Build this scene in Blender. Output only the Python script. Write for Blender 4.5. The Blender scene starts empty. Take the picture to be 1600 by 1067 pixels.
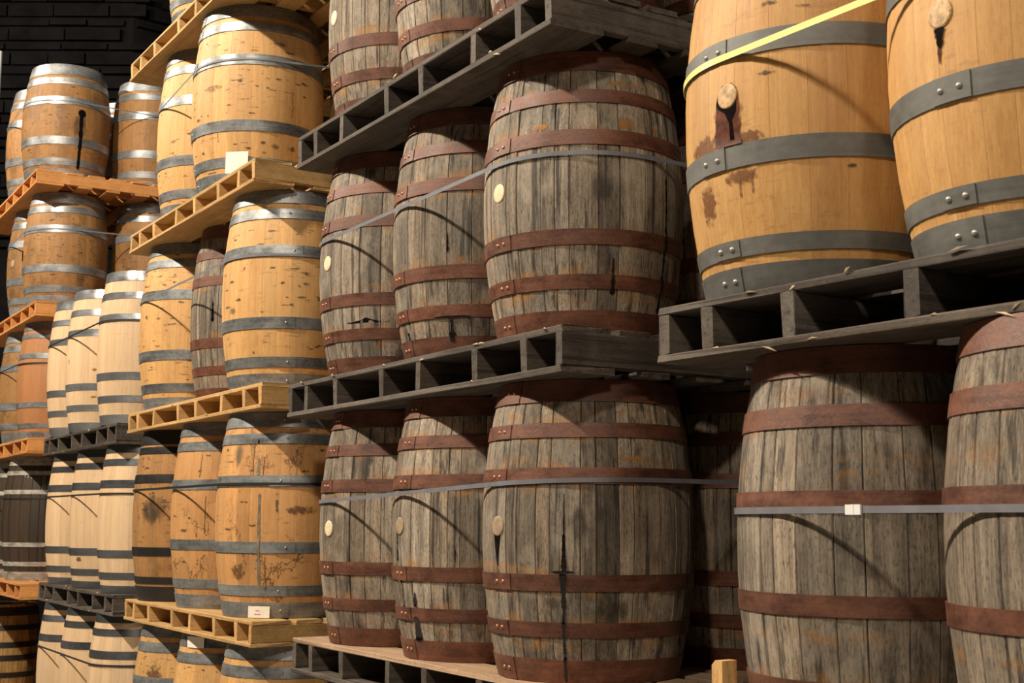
import bpy, math, random
from mathutils import Vector, Matrix

# ------------------------------------------------------------------ camera
CAM_H = 1.68
scene = bpy.context.scene
col = scene.collection
cam_d = bpy.data.cameras.new('camera')
cam_d.sensor_width = 36.0
cam_d.lens = 2072.2 / 1600 * 36.0
cam_d.clip_end = 200
cam_d.dof.use_dof = True
cam_d.dof.focus_distance = 4.6
cam_d.dof.aperture_fstop = 11.0
cam = bpy.data.objects.new('camera', cam_d)
col.objects.link(cam)
cam.matrix_world = (Matrix.Translation((0, 0, CAM_H)) @ Matrix.Rotation(math.radians(90 + 7.80), 4, 'X')
                    @ Matrix.Rotation(math.radians(0.2545), 4, 'Z'))
scene.camera = cam

# ------------------------------------------------------------------ world, lamps, exposure
world = bpy.data.worlds.new('warehouse_air')
scene.world = world
world.use_nodes = True
world.node_tree.nodes['Background'].inputs[0].default_value = (1.0, 0.80, 0.60, 1)
world.node_tree.nodes['Background'].inputs[1].default_value = 0.026
scene.view_settings.view_transform = 'Standard'
scene.view_settings.look = 'None'
scene.view_settings.gamma = 1.0
scene.view_settings.use_curve_mapping = False
scene.view_settings.exposure = 0.0

# a row of high bay lamps over the aisle, parallel to the stacks
PSI = math.radians(31.6)
UDIR = Vector((math.sin(PSI), -math.cos(PSI), 0))
NDIR = Vector((math.cos(PSI), math.sin(PSI), 0))
LAMP_COL = (1.0, 0.88, 0.71)
for s, power, size in ((10.5, 1100, .5), (4.2, 1250, .30), (-2.2, 3900, .10), (-8.8, 2500, .10)):
    ld = bpy.data.lights.new('high_bay_lamp', 'POINT')
    ld.energy = power
    ld.color = LAMP_COL
    ld.shadow_soft_size = size
    lo = bpy.data.objects.new('high_bay_lamp', ld)
    lo.location = Vector((0.17, 3.91, 8.0)) + UDIR * s - NDIR * 5.1
    col.objects.link(lo)

# ------------------------------------------------------------------ layout data
# each stack: front-right corner (front-left for 'right'), heading, thickness, tiers {k: (z rel. camera, shift along, length, shift in depth)}
#DATA
STACKS = {
 'mid':   dict(x=0.168, y=3.914, psi=31.52, t=.141, W=1.34, kind='dark',
          tiers={3: (1.644, .018, 1.99, -.075), 2: (.586, .013, 2.125, -.032), 1: (-.478, 0, 2.061, -.004), 0: (-1.536, 0, 2.06, 0)}),
 'honey': dict(x=-1.168, y=5.951, psi=31.77, t=.113, W=1.34, kind='light',
          tiers={4: (2.761, -.051, 2.113, -.025), 3: (1.682, -.055, 2.031, -.004), 2: (.619, .071, 2.10, .013), 1: (-.433, .034, 1.978, .015), 0: (-1.49, .03, 2.0, .015)}),
 'far':   dict(x=-3.654, y=10.005, psi=31.46, t=.117, W=1.42, kind='orange',
          tiers={4: (2.722, -.057, 2.12, -.019), 3: (1.673, .017, 2.12, .008), 2: (.623, .017, 2.12, .003), 1: (-.463, .024, 2.12, .008), 0: (-1.51, .02, 2.12, 0)}),
 'pale':  dict(x=-2.461, y=8.305, psi=31.74, t=.13, W=1.30, kind='dark',
          tiers={2: (.614, -.023, 2.0, -.007), 1: (-.45, .023, 2.03, .007), 0: (-1.51, 0, 2.0, 0)}),
 'right': dict(x=0.367, y=3.302, psi=34.67, t=.14, W=1.34, kind='dark',
          tiers={2: (.538, 0, 2.12, 0), 1: (-.52, .06, 2.12, 0), 0: (-1.54, .06, 2.12, 0)}),
}
TOP_H = {'mid': .92, 'honey': .945, 'far': .975, 'pale': 1.0, 'right': .915}
def frame(st, k):
    S = STACKS[st]; z, d, L, dn = S['tiers'][k]; a = math.radians(S['psi'])
    u = (math.sin(a), -math.cos(a)); n = (math.cos(a), math.sin(a))
    ox = S['x'] + u[0]*d + n[0]*dn; oy = S['y'] + u[1]*d + n[1]*dn
    return ox, oy, z + CAM_H, u, n, L, a - math.pi/2
def barrel_height(st, k):
    T = STACKS[st]['tiers']
    return (T[k+1][0] - STACKS[st]['t'] - T[k][0] - .004) if k + 1 in T else TOP_H[st]
# style: wood, hoop material, belly radius, head radius, hoop bands (fractions from the end)
STYLES = {
 'old':    ('old_oak', 'rust_iron', .335, .278, [(.0, .076), (.148, .197), (.298, .352)], 'rivets'),
 'oldwide':('old_oak', 'rust_iron', .335, .278, [(.0, .07), (.145, .198), (.352, .402)], 'rivets'),
 'honey':  ('honey_oak', 'grey_steel', .335, .283, [(.0, .070), (.100, .152), (.290, .348)], 'rivet1'),
 'orange': ('amber_oak', 'grey_steel', .335, .283, [(.0, .074), (.106, .156), (.312, .366)], 'rivet1'),
 'clean':  ('clean_oak', 'dull_steel', .335, .280, [(.0, .070), (.095, .140), (.324, .384)], 'rivets'),
 'pale':   ('pale_oak', 'blue_steel', .30, .255, [(.0, .052), (.094, .140), (.238, .290)], None),
 'paletall':('pale_oak', 'mirror_steel', .30, .252, [(.0, .064), (.142, .186), (.286, .334)], None),
 'brown':  ('brown_oak', 'bright_steel', .345, .285, [(.0, .098), (.125, .182), (.296, .362)], None),
 'red':    ('red_oak', 'grey_steel', .32, .27, [(.0, .07), (.10, .14), (.27, .315)], None),
 'dark':   ('dark_oak', 'worn_steel', .335, .28, [(.0, .07), (.115, .15), (.27, .305)], None),
 'black':  ('brown_oak', 'black_iron', .33, .28, [(.0, .085), (.10, .14), (.262, .312)], None),
 'crude':  ('crude_oak', 'black_iron', .32, .27, [(.03, .12), (.22, .275), (.40, .46)], 'rivets'),
}
# stack, tier, style, along, depth, belly radius, lap angle (deg from the aisle side), tint, bung angle/None, label
B = []
def b(key, st, k, style, s, n, R, lap, tint, bung, label, H=None): B.append((key, st, k, style, s, n, R, lap, tint, bung, label, H))
# middle stack of grey barrels
b('m3a','mid',3,'old',-1.674,0.334,.313,-6,1.05,(-1.5,.479),'weathered grey barrel at left end of the topmost middle tier')
b('m3b','mid',3,'old',-1.045,0.334,.313,-6,1.02,None,'grey barrel cut by the top edge, second on the topmost middle tier')
b('m3c','mid',3,'old',-0.337,0.334,.33,-10,1.0,None,'grey barrel bottom right of centre at the very top, at the dark pallet corner')
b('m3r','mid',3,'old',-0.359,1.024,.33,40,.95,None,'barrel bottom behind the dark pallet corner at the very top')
b('m2a','mid',2,'old',-1.728,0.327,.335,-6,.92,(1.6,.508),'weathered grey barrel with small black crack, left end of the centre tier')
b('m2b','mid',2,'old',-1.042,0.327,.335,-4,.95,None,'weathered grey barrel with small black leaks, second on the middle tier')
b('m2c','mid',2,'old',-0.362,0.327,.335,0,1.0,(1.6,.512),'large grey barrel with pale round bung and orange stains, centre of photo')
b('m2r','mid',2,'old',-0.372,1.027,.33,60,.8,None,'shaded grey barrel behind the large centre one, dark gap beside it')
b('m1a','mid',1,'old',-1.695,.31,.330,-2,.98,(4.2,.492),'weathered grey barrel with cream round bung, left end of lowest full middle tier')
b('m1b','mid',1,'old',-1.028,.31,.333,0,.98,(-1.8,.506),'weathered grey barrel with tan bung, between cream bung and black leak barrels')
b('m1c','mid',1,'old',-.343,.31,.345,0,1.0,(1,.509),'large weathered grey barrel with long black leak running down a stave')
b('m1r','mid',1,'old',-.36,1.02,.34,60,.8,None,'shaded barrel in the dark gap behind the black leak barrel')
for i, s in enumerate((-1.70, -1.02, -.34)):
    b('m0%d' % i,'mid',0,'old',s,.31,.335,0,1.0,None,'weathered barrel on the floor pallet under the middle stack')
# stack of honey coloured barrels
b('h4a','honey',4,'honey',-1.36,.31,.32,60,1.05,None,'honey barrel bottom on the highest light pallet at top left')
b('h4b','honey',4,'honey',-.66,.31,.33,60,1.05,None,'honey barrel second on the highest light pallet, above the frame')
b('h3a','honey',3,'honey',-1.525,.31,.31,70,1.06,None,'slim honey barrel with bright hoops, left on the third light pallet')
b('h3b','honey',3,'honey',-.800,.31,.345,-8,1.0,None,'big honey barrel with red stamp and white paper patch, top left of centre')
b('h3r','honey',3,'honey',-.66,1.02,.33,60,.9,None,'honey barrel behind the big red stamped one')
b('h2a','honey',2,'honey',-1.863,.31,.32,70,1.0,None,'honey barrel with dark scuffs left of the slim grey one')
b('h2b','honey',2,'old',-1.225,.38,.300,80,.80,None,'slim dark grey barrel with rusty hoops between two honey barrels')
b('h2c','honey',2,'honey',-.445,.31,.33,65,1.08,None,'bright honey barrel with grey hoops right of the slim grey one')
b('h1a','honey',1,'black',-1.800,.31,.325,60,1.0,None,'dark amber barrel with black hoops at left end of its light pallet')
b('h1b','honey',1,'orange',-1.105,.31,.325,60,.95,None,'amber barrel with leak marks between black hooped and paper tagged barrels')
b('h1c','honey',1,'orange',-.372,.31,.34,62,1.05,None,'big amber barrel with white paper tag at its foot and grey streak')
b('h0a','honey',0,'honey',-1.662,.31,.325,60,.92,None,'stained honey barrel under the lowest light pallet, left of three')
b('h0b','honey',0,'honey',-.985,.31,.325,60,1.0,None,'honey barrel under the lowest light pallet with paper tag on top hoop')
b('h0c','honey',0,'honey',-.315,.31,.33,60,1.0,None,'honey barrel with streaked top hoops under the lowest light pallet corner')
# stack of pale new barrels
for k, ss in ((2, (-1.740, -1.165, -.327)), (1, (-1.752, -1.043, -.305)), (0, (-1.745, -1.080, -.330))):
    for i, s in enumerate(ss):
        pos = ('leftmost', 'middle', 'rightmost')[i]
        tier = {2: 'on the upper dark pallet, bright top hoops', 1: 'between the two dark pallets', 0: 'under the lower dark pallet, cut by frame'}[k]
        b('p%d%d' % (k, i),'pale',k,'paletall' if k == 2 else 'pale',s,.235 if k == 2 else .27,.286 if k == 2 else .30,120,(1.0, 1.0, 1.02)[i],None,'pale new barrel %s, %s of three' % (tier, pos))
# far stack
b('f4a','far',4,'brown',-.575,.33,.350,150,.95,None,'squat brown barrel with black leak below its bung, top left')
b('f4b','far',4,'brown',-.600,1.05,.335,150,1.05,None,'brown barrel right of the leaking squat one on the orange pallet')
b('f4c','far',4,'brown',-1.30,.33,.335,150,1.1,None,'brown barrel cut by the left edge on the highest orange pallet')
b('f4d','far',4,'brown',-1.30,1.05,.335,150,1.0,None,'barrel rim glimpsed between the two brown barrels at top left')
b('f3a','far',3,'brown',-.520,.32,.33,150,.92,None,'mottled brown barrel under the orange pallet with dark bung on left side')
b('f3b','far',3,'brown',-.488,1.02,.33,150,.95,None,'brown barrel right of the mottled one, behind the light pallet')
b('f3c','far',3,'brown',-1.20,.32,.32,150,.80,(20,.5),'dull brown barrel at left edge beside the mottled one')
b('f2a','far',2,'red',-.500,.31,.31,150,1.0,None,'reddish barrel left of the pale new barrels')
b('f2b','far',2,'brown',-1.17,.31,.32,150,.8,None,'scuffed brown barrel at left edge beside the reddish one')
b('f1a','far',1,'dark',-.755,.31,.325,150,1.0,None,'very dark barrel with worn grey hoops and chalk marks')
b('f1b','far',1,'dark',-1.45,.31,.32,150,1.0,None,'dark barrel sliver at left edge beside the chalk marked one')
b('f0a','far',0,'crude',-2.105,.31,.32,40,1.0,None,'rough split stave barrel with black hoops in bottom left corner', .79)
# right-hand stack
b('r2a','right',2,'clean',.255,.31,.325,-6,1.0,(3.9,.519),'big clean honey barrel with brown leak below its bung, upper right')
b('r2b','right',2,'clean',.905,.31,.322,-2,1.04,(-3.2,.53),'clean honey barrel cut by the right edge, upper right corner')
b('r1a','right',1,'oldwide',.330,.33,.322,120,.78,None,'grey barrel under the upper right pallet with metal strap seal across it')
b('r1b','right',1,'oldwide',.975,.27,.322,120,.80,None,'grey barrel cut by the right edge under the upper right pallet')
b('r0a','right',0,'old',.3,.31,.325,0,1.0,None,'weathered barrel on the floor pallet under the right stack')
b('r0b','right',0,'old',.97,.31,.325,0,1.0,None,'weathered barrel on the floor pallet under the right stack')
#ENDDATA
BYKEY = {x[0]: x for x in B}
def belly(H, Rb, Rh, z):
    q = 2*z/H - 1
    return Rb - (Rb - Rh) * abs(q)**2.0

# ------------------------------------------------------------------ helpers
def mesh_from(name, verts, faces, mat=None, smooth=False, sharp_faces=None):
    me = bpy.data.meshes.new(name)
    me.from_pydata(verts, [], faces)
    if mat: me.materials.append(mat)
    if smooth:
        for p in me.polygons: p.use_smooth = True
    me.update()
    return me
def link(name, data, parent=None, loc=None, rotz=None):
    o = bpy.data.objects.new(name, data)
    col.objects.link(o)
    if parent is not None: o.parent = parent
    if loc is not None: o.location = loc
    if rotz is not None: o.rotation_euler = (0, 0, rotz)
    return o
def tag(o, label, cat, group=None):
    o['label'] = label; o['category'] = cat
    if group: o['group'] = group
    return o
def box_data(x0, x1, y0, y1, z0, z1):
    v = [(x, y, z) for x in (x0, x1) for y in (y0, y1) for z in (z0, z1)]
    f = [(0, 1, 3, 2), (4, 6, 7, 5), (0, 4, 5, 1), (2, 3, 7, 6), (0, 2, 6, 4), (1, 5, 7, 3)]
    return v, f

# ------------------------------------------------------------------ materials
class NT:
    def __init__(self, name):
        self.m = bpy.data.materials.new(name); self.m.use_nodes = True
        self.t = self.m.node_tree; self.bsdf = self.t.nodes['Principled BSDF']
    def n(self, typ, **kw):
        x = self.t.nodes.new(typ)
        for k, v in kw.items(): setattr(x, k, v)
        return x
    def set(self, sock, v):
        if isinstance(v, bpy.types.NodeSocket): self.t.links.new(v, sock)
        else:
            if sock.type == 'RGBA' and len(v) == 3: v = (*v, 1)
            sock.default_value = v
    def math(self, op, a, b_=None, clamp=False):
        x = self.n('ShaderNodeMath', operation=op, use_clamp=clamp)
        self.set(x.inputs[0], a)
        if b_ is not None: self.set(x.inputs[1], b_)
        return x.outputs[0]
    def vmath(self, op, a, b_):
        x = self.n('ShaderNodeVectorMath', operation=op)
        self.set(x.inputs[0], a); self.set(x.inputs[1], b_)
        return x.outputs[0]
    def mix(self, fac, a, b_, mode='MIX'):
        x = self.n('ShaderNodeMix', data_type='RGBA', blend_type=mode)
        self.set(x.inputs[0], fac); self.set(x.inputs[6], a); self.set(x.inputs[7], b_)
        return x.outputs[2]
    def noise(self, vec, scale, detail=4, rough=.55):
        x = self.n('ShaderNodeTexNoise')
        self.set(x.inputs['Vector'], vec); x.inputs['Scale'].default_value = scale
        x.inputs['Detail'].default_value = detail; x.inputs['Roughness'].default_value = rough
        return x.outputs[0]
    def range(self, v, a, b_, c=0., d=1.):
        x = self.n('ShaderNodeMapRange'); x.clamp = True
        self.set(x.inputs[0], v)
        for i, q in enumerate((a, b_, c, d)): x.inputs[i+1].default_value = q
        return x.outputs[0]
    def bump(self, h, strength, dist=.004):
        x = self.n('ShaderNodeBump'); x.inputs['Strength'].default_value = strength
        x.inputs['Distance'].default_value = dist
        self.set(x.inputs['Height'], h); self.set(self.bsdf.inputs['Normal'], x.outputs[0])

def wood(name, light, dark, var=.25, streak=.6, blotch=.0, blotch_col=(.05, .03, .02), fleck=0., tide=0.,
         rust=None, rough=.62, bump=.3, grain_x=38, black=0., grit=0.):
    """planks: grain runs along local z (staves); light/dark are the two wood tones"""
    M = NT(name)
    tc = M.n('ShaderNodeTexCoord').outputs['Object']
    oi = M.n('ShaderNodeObjectInfo')
    rnd = oi.outputs['Random']
    pos = M.n('ShaderNodeNewGeometry').outputs['Position']
    cmb = M.n('ShaderNodeCombineXYZ')
    M.set(cmb.inputs[0], M.math('MULTIPLY', rnd, 37.)); M.set(cmb.inputs[1], M.math('MULTIPLY', rnd, 91.)); M.set(cmb.inputs[2], M.math('MULTIPLY', rnd, 53.))
    v = M.vmath('ADD', tc, cmb.outputs[0])
    fine = M.noise(M.vmath('MULTIPLY', v, (grain_x*4, grain_x*4, 3.0)), 1.0, 5, .65)
    broad = M.noise(M.vmath('MULTIPLY', v, (grain_x*.8, grain_x*.8, 1.1)), 1.0, 3, .6)
    mid = M.noise(M.vmath('MULTIPLY', v, (grain_x*1.7, grain_x*1.7, 9.0)), 1.0, 4, .6)
    g = M.math('ADD', M.math('MULTIPLY', fine, .35), M.math('ADD', M.math('MULTIPLY', broad, .40), M.math('MULTIPLY', mid, .25)))
    g = M.range(g, .5 - .15/max(streak, .05), .5 + .15/max(streak, .05))
    c = M.mix(g, dark, light)
    # plank to plank variation
    tone = M.math('ADD', M.math('MULTIPLY', M.math('SUBTRACT', rnd, .5), 2*var), 1.0)
    if var > .3:      # some planks have gone much darker
        tone = M.math('MULTIPLY', tone, M.range(M.math('FRACT', M.math('MULTIPLY', rnd, 7.77)), .78, .80, 1.0, .55))
    tr = M.n('ShaderNodeCombineXYZ')
    r2 = M.math('FRACT', M.math('MULTIPLY', rnd, 17.3))
    M.set(tr.inputs[0], tone)
    M.set(tr.inputs[1], M.math('MULTIPLY', tone, M.math('ADD', M.math('MULTIPLY', r2, .10*min(1, var*4)), 1 - .05*min(1, var*4))))
    M.set(tr.inputs[2], M.math('MULTIPLY', tone, M.math('ADD', M.math('MULTIPLY', r2, .22*min(1, var*4)), 1 - .11*min(1, var*4))))
    c = M.mix(1.0, c, tr.outputs[0], 'MULTIPLY')
    if blotch:
        n1 = M.noise(M.vmath('MULTIPLY', pos, (5, 5, 3.2)), 1.0, 6, .62)
        c = M.mix(M.math('MULTIPLY', M.range(n1, .52, .70), blotch), c, blotch_col)
    if fleck:
        n2 = M.noise(M.vmath('MULTIPLY', pos, (14, 14, 60)), 1.0, 3, .6)
        n3 = M.noise(M.vmath('MULTIPLY', pos, (4, 4, 4)), 1.0, 2, .5)
        f = M.math('MULTIPLY', M.range(n2, .59, .67), M.range(n3, .42, .58))
        c = M.mix(M.math('MULTIPLY', f, fleck), c, (.045, .025, .012))
    if tide:
        n4 = M.noise(M.vmath('MULTIPLY', pos, (5.5, 5.5, 3.5)), 1.0, 5, .6)
        ln = M.range(M.math('ABSOLUTE', M.math('SUBTRACT', n4, .56)), .003, .014, 1., 0.)
        n5 = M.noise(M.vmath('MULTIPLY', pos, (2.2, 2.2, 2.2)), 1.0, 2, .5)
        c = M.mix(M.math('MULTIPLY', M.math('MULTIPLY', ln, M.range(n5, .42, .6)), tide), c, (.10, .045, .015))
        fill = M.range(n4, .56, .60)
        c = M.mix(M.math('MULTIPLY', M.math('MULTIPLY', fill, M.range(n5, .42, .6)), tide*.35), c, (.20, .10, .04))
    if grit:
        n8 = M.noise(M.vmath('MULTIPLY', v, (230, 230, 60)), 1.0, 3, .7)
        c = M.mix(M.math('MULTIPLY', M.range(n8, .50, .66), grit), c, tuple(x*.35 for x in dark))
        n9 = M.noise(M.vmath('MULTIPLY', pos, (7, 7, 5)), 1.0, 5, .65)
        c = M.mix(M.math('MULTIPLY', M.range(n9, .52, .68), grit * .6), c, tuple(min(1, x*1.25 + .03) for x in light))
    if black:
        n6 = M.noise(M.vmath('MULTIPLY', v, (34, 34, 1.1)), 1.0, 4, .62)
        c = M.mix(M.math('MULTIPLY', M.range(n6, .56, .64), black), c, (.012, .009, .008))
    if rust:
        amount, bands = rust
        sep = M.n('ShaderNodeSeparateXYZ'); M.set(sep.inputs[0], tc)
        tot = None
        for z, w in bands:
            q = M.range(M.math('ABSOLUTE', M.math('SUBTRACT', sep.outputs[2], z)), .004, w, 1., 0.)
            tot = q if tot is None else M.math('MAXIMUM', tot, q)
        n7 = M.noise(M.vmath('MULTIPLY', pos, (9, 9, 14)), 1.0, 4, .65)
        c = M.mix(M.math('MULTIPLY', M.math('MULTIPLY', tot, M.range(n7, .50, .64)), amount), c, (.36, .15, .022))
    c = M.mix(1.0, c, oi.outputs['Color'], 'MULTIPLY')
    M.set(M.bsdf.inputs['Base Color'], c)
    M.set(M.bsdf.inputs['Roughness'], M.range(fine, .3, .7, rough - .08, rough + .12))
    M.bsdf.inputs['Specular IOR Level'].default_value = .35
    M.bump(M.math('ADD', fine, M.math('MULTIPLY', broad, .6)), bump, .003)
    return M.m

def metal(name, base, alt, metallic, rough, spots=.5, scale=7., bump=.15):
    M = NT(name)
    tc = M.n('ShaderNodeTexCoord').outputs['Object']
    pos = M.n('ShaderNodeNewGeometry').outputs['Position']
    oi = M.n('ShaderNodeObjectInfo')
    n1 = M.noise(M.vmath('MULTIPLY', pos, (1, 1, 1.6)), scale, 5, .62)
    n2 = M.noise(pos, scale*9, 4, .6)
    n3 = M.noise(M.vmath('MULTIPLY', pos, (3, 3, 70)), 1.0, 3, .6)
    f = M.math('ADD', M.math('MULTIPLY', n1, .5), M.math('ADD', M.math('MULTIPLY', n2, .25), M.math('MULTIPLY', n3, .25)))
    f = M.range(f, .5 - .12/spots*.5, .5 + .12/spots*.5)
    c = M.mix(f, base, alt)
    tone = M.math('ADD', M.math('MULTIPLY', oi.outputs['Random'], .3), .85)
    cc = M.n('ShaderNodeCombineXYZ')
    for i in range(3): M.set(cc.inputs[i], tone)
    c = M.mix(1.0, c, cc.outputs[0], 'MULTIPLY')
    M.set(M.bsdf.inputs['Base Color'], c)
    M.bsdf.inputs['Metallic'].default_value = metallic
    M.set(M.bsdf.inputs['Roughness'], M.range(n1, .3, .7, rough - .1, rough + .12))
    M.bump(n2, bump, .0015)
    return M.m

def plain(name, colr, rough=.6, metallic=0., noise=.0, scale=30., spec=.5):
    M = NT(name)
    if noise:
        pos = M.n('ShaderNodeNewGeometry').outputs['Position']
        n1 = M.noise(pos, scale, 4, .6)
        c = M.mix(M.range(n1, .35, .65), tuple(x*(1-noise) for x in colr), tuple(min(1, x*(1+noise)) for x in colr))
        M.set(M.bsdf.inputs['Base Color'], c)
        M.bump(n1, .2, .002)
    else: M.bsdf.inputs['Base Color'].default_value = (*colr, 1)
    M.bsdf.inputs['Roughness'].default_value = rough
    M.bsdf.inputs['Metallic'].default_value = metallic
    M.bsdf.inputs['Specular IOR Level'].default_value = spec
    return M.m

HB = .918
RUSTB = [(.13*HB, .035), (.20*HB, .03), (.30*HB, .025), (.368*HB, .03), (.632*HB, .02), (.70*HB, .045), (.80*HB, .02), (.86*HB, .05)]
MAT = {
 'old_oak':   wood('old_oak', (.375, .300, .222), (.078, .058, .042), var=.36, streak=1.15, blotch=.40, blotch_col=(.075, .055, .038), black=.75, grit=.65, rust=(.5, RUSTB), bump=.55, rough=.72),
 'honey_oak': wood('honey_oak', (.60, .355, .140), (.40, .205, .068), var=.12, streak=.75, blotch=.22, blotch_col=(.22, .11, .04), fleck=.85, tide=.25, grit=.18, bump=.22, rough=.55),
 'amber_oak': wood('amber_oak', (.54, .29, .11), (.37, .172, .058), var=.13, streak=.75, blotch=.30, blotch_col=(.20, .09, .03), fleck=.45, tide=.85, grit=.18, bump=.22, rough=.55),
 'clean_oak': wood('clean_oak', (.56, .325, .118), (.38, .185, .055), var=.10, streak=.9, blotch=.2, blotch_col=(.32, .14, .04), fleck=.22, tide=.12, grit=.16, bump=.2, rough=.55),
 'pale_oak':  wood('pale_oak', (.60, .43, .265), (.46, .305, .17), var=.09, streak=.8, blotch=.0, fleck=.10, bump=.10, rough=.5),
 'brown_oak': wood('brown_oak', (.37, .19, .065), (.20, .095, .030), var=.15, streak=.6, blotch=.8, blotch_col=(.10, .05, .02), fleck=.7, tide=.5, grit=.3, bump=.3, rough=.6),
 'red_oak':   wood('red_oak', (.38, .18, .072), (.26, .105, .04), var=.08, streak=.5, blotch=.18, blotch_col=(.2, .09, .04), fleck=.2, bump=.12, rough=.5),
 'dark_oak':  wood('dark_oak', (.050, .032, .018), (.020, .013, .008), var=.2, streak=.6, blotch=.4, blotch_col=(.02, .013, .008), bump=.3, rough=.5),
 'crude_oak': wood('crude_oak', (.50, .30, .10), (.14, .078, .026), var=.35, streak=.9, blotch=.4, blotch_col=(.05, .03, .012), black=.5, grit=.4, bump=.6, rough=.65),
 'rust_iron':   metal('rust_iron', (.062, .021, .012), (.158, .058, .030), .12, .54, spots=.6, scale=11, bump=.5),
 'grey_steel':  metal('grey_steel', (.11, .113, .117), (.31, .32, .32), .55, .40, spots=.5, scale=6, bump=.12),
 'dull_steel':  metal('dull_steel', (.070, .069, .064), (.145, .142, .130), .25, .58, spots=.4, scale=5, bump=.12),
 'blue_steel':  metal('blue_steel', (.08, .083, .09), (.17, .176, .19), .7, .30, spots=.4, scale=4, bump=.05),
 'bright_steel':metal('bright_steel', (.17, .175, .18), (.38, .39, .40), .6, .40, spots=.5, scale=6, bump=.15),
 'worn_steel':  metal('worn_steel', (.16, .14, .115), (.40, .37, .32), .3, .6, spots=.7, scale=14, bump=.3),
 'black_iron':  metal('black_iron', (.012, .011, .011), (.022, .02, .019), .3, .45, spots=.4, scale=8, bump=.15),
 'mirror_steel':metal('mirror_steel', (.33, .34, .36), (.52, .53, .55), .82, .24, spots=.4, scale=4, bump=.03),
 'copper_rivet': plain('copper_rivet', (.42, .17, .085), .38, .55),
 'steel_rivet':  plain('steel_rivet', (.32, .30, .27), .38, .6),
 'bung_pale':  plain('bung_pale', (.62, .50, .32), .6, noise=.12, scale=60),
 'bung_tan':   plain('bung_tan', (.27, .195, .12), .7, noise=.2, scale=60),
 'bung_warm':  plain('bung_warm', (.46, .29, .14), .6, noise=.35, scale=70),
 'leak_black': plain('leak_black', (.006, .004, .004), .16, noise=.3, scale=80),
 'leak_brown': plain('leak_brown', (.085, .020, .006), .5, noise=.55, scale=40, spec=.12),
 'leak_amber': plain('leak_amber', (.27, .10, .018), .5, noise=.4, scale=50),
 'grey_mark':  plain('grey_mark', (.16, .12, .07), .7, noise=.35, scale=30),
 'mark_brown': plain('mark_brown', (.15, .065, .022), .7, noise=.4, scale=60),
 'scuff':      plain('scuff', (.10, .065, .04), .8, noise=.5, scale=40),
 'red_ink':    plain('red_ink', (.40, .055, .035), .7),
 'black_ink':  plain('black_ink', (.10, .055, .03), .7),
 'chalk':      plain('chalk', (.55, .52, .48), .9),
 'paper':      plain('paper', (.72, .66, .58), .8, noise=.06, scale=25),
 'strap_grey': plain('strap_grey', (.15, .15, .165), .38, noise=.1, scale=20),
 'strap_yellow': plain('strap_yellow', (.68, .62, .20), .4, noise=.06, scale=20),
 'strap_black': plain('strap_black', (.02, .02, .022), .4),
 'seal_metal': plain('seal_metal', (.75, .75, .73), .4, .15),
 'web':        plain('web', (.5, .47, .43), .9),
}
def pallet_wood(name, light, dark, var, black, bump=.5):
    return wood(name, light, dark, var=var, streak=.8, blotch=.3, blotch_col=tuple(x*.5 for x in dark), black=black, bump=bump, rough=.7, grain_x=24, grit=.45)
MAT['dark_pallet'] = pallet_wood('dark_pallet', (.125, .098, .078), (.026, .019, .014), .28, .6)
MAT['pale_deck'] = pallet_wood('pale_deck', (.42, .29, .19), (.27, .165, .10), .15, .1)
MAT['light_pallet'] = pallet_wood('light_pallet', (.60, .38, .155), (.38, .205, .070), .16, .2, .4)
MAT['orange_pallet'] = pallet_wood('orange_pallet', (.58, .27, .085), (.42, .165, .045), .14, .08, .3)

# ------------------------------------------------------------------ the setting
def floor_mat():
    M = NT('concrete')
    pos = M.n('ShaderNodeNewGeometry').outputs['Position']
    n1 = M.noise(pos, 1.5, 6, .6); n2 = M.noise(pos, 30, 4, .6)
    c = M.mix(M.range(n1, .35, .65), (.16, .145, .125), (.26, .24, .21))
    M.set(M.bsdf.inputs['Base Color'], c); M.bsdf.inputs['Roughness'].default_value = .55
    M.bump(n2, .2, .002)
    return M.m
def struct(name, box, mat):
    o = link(name, mesh_from(name, *box_data(*box), mat)); o['kind'] = 'structure'; return o
struct('floor', (-24, 14, -10, 32, -.2, 0), floor_mat())
dark_wall = plain('dark_block_wall', (.0048, .0042, .0044), .95, noise=.45, scale=3, spec=.1)
roof = plain('dark_roof', (.02, .018, .017), .9, noise=.2, scale=2)
struct('ceiling', (-24, 14, -10, 32, 11, 11.2), roof)

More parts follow.
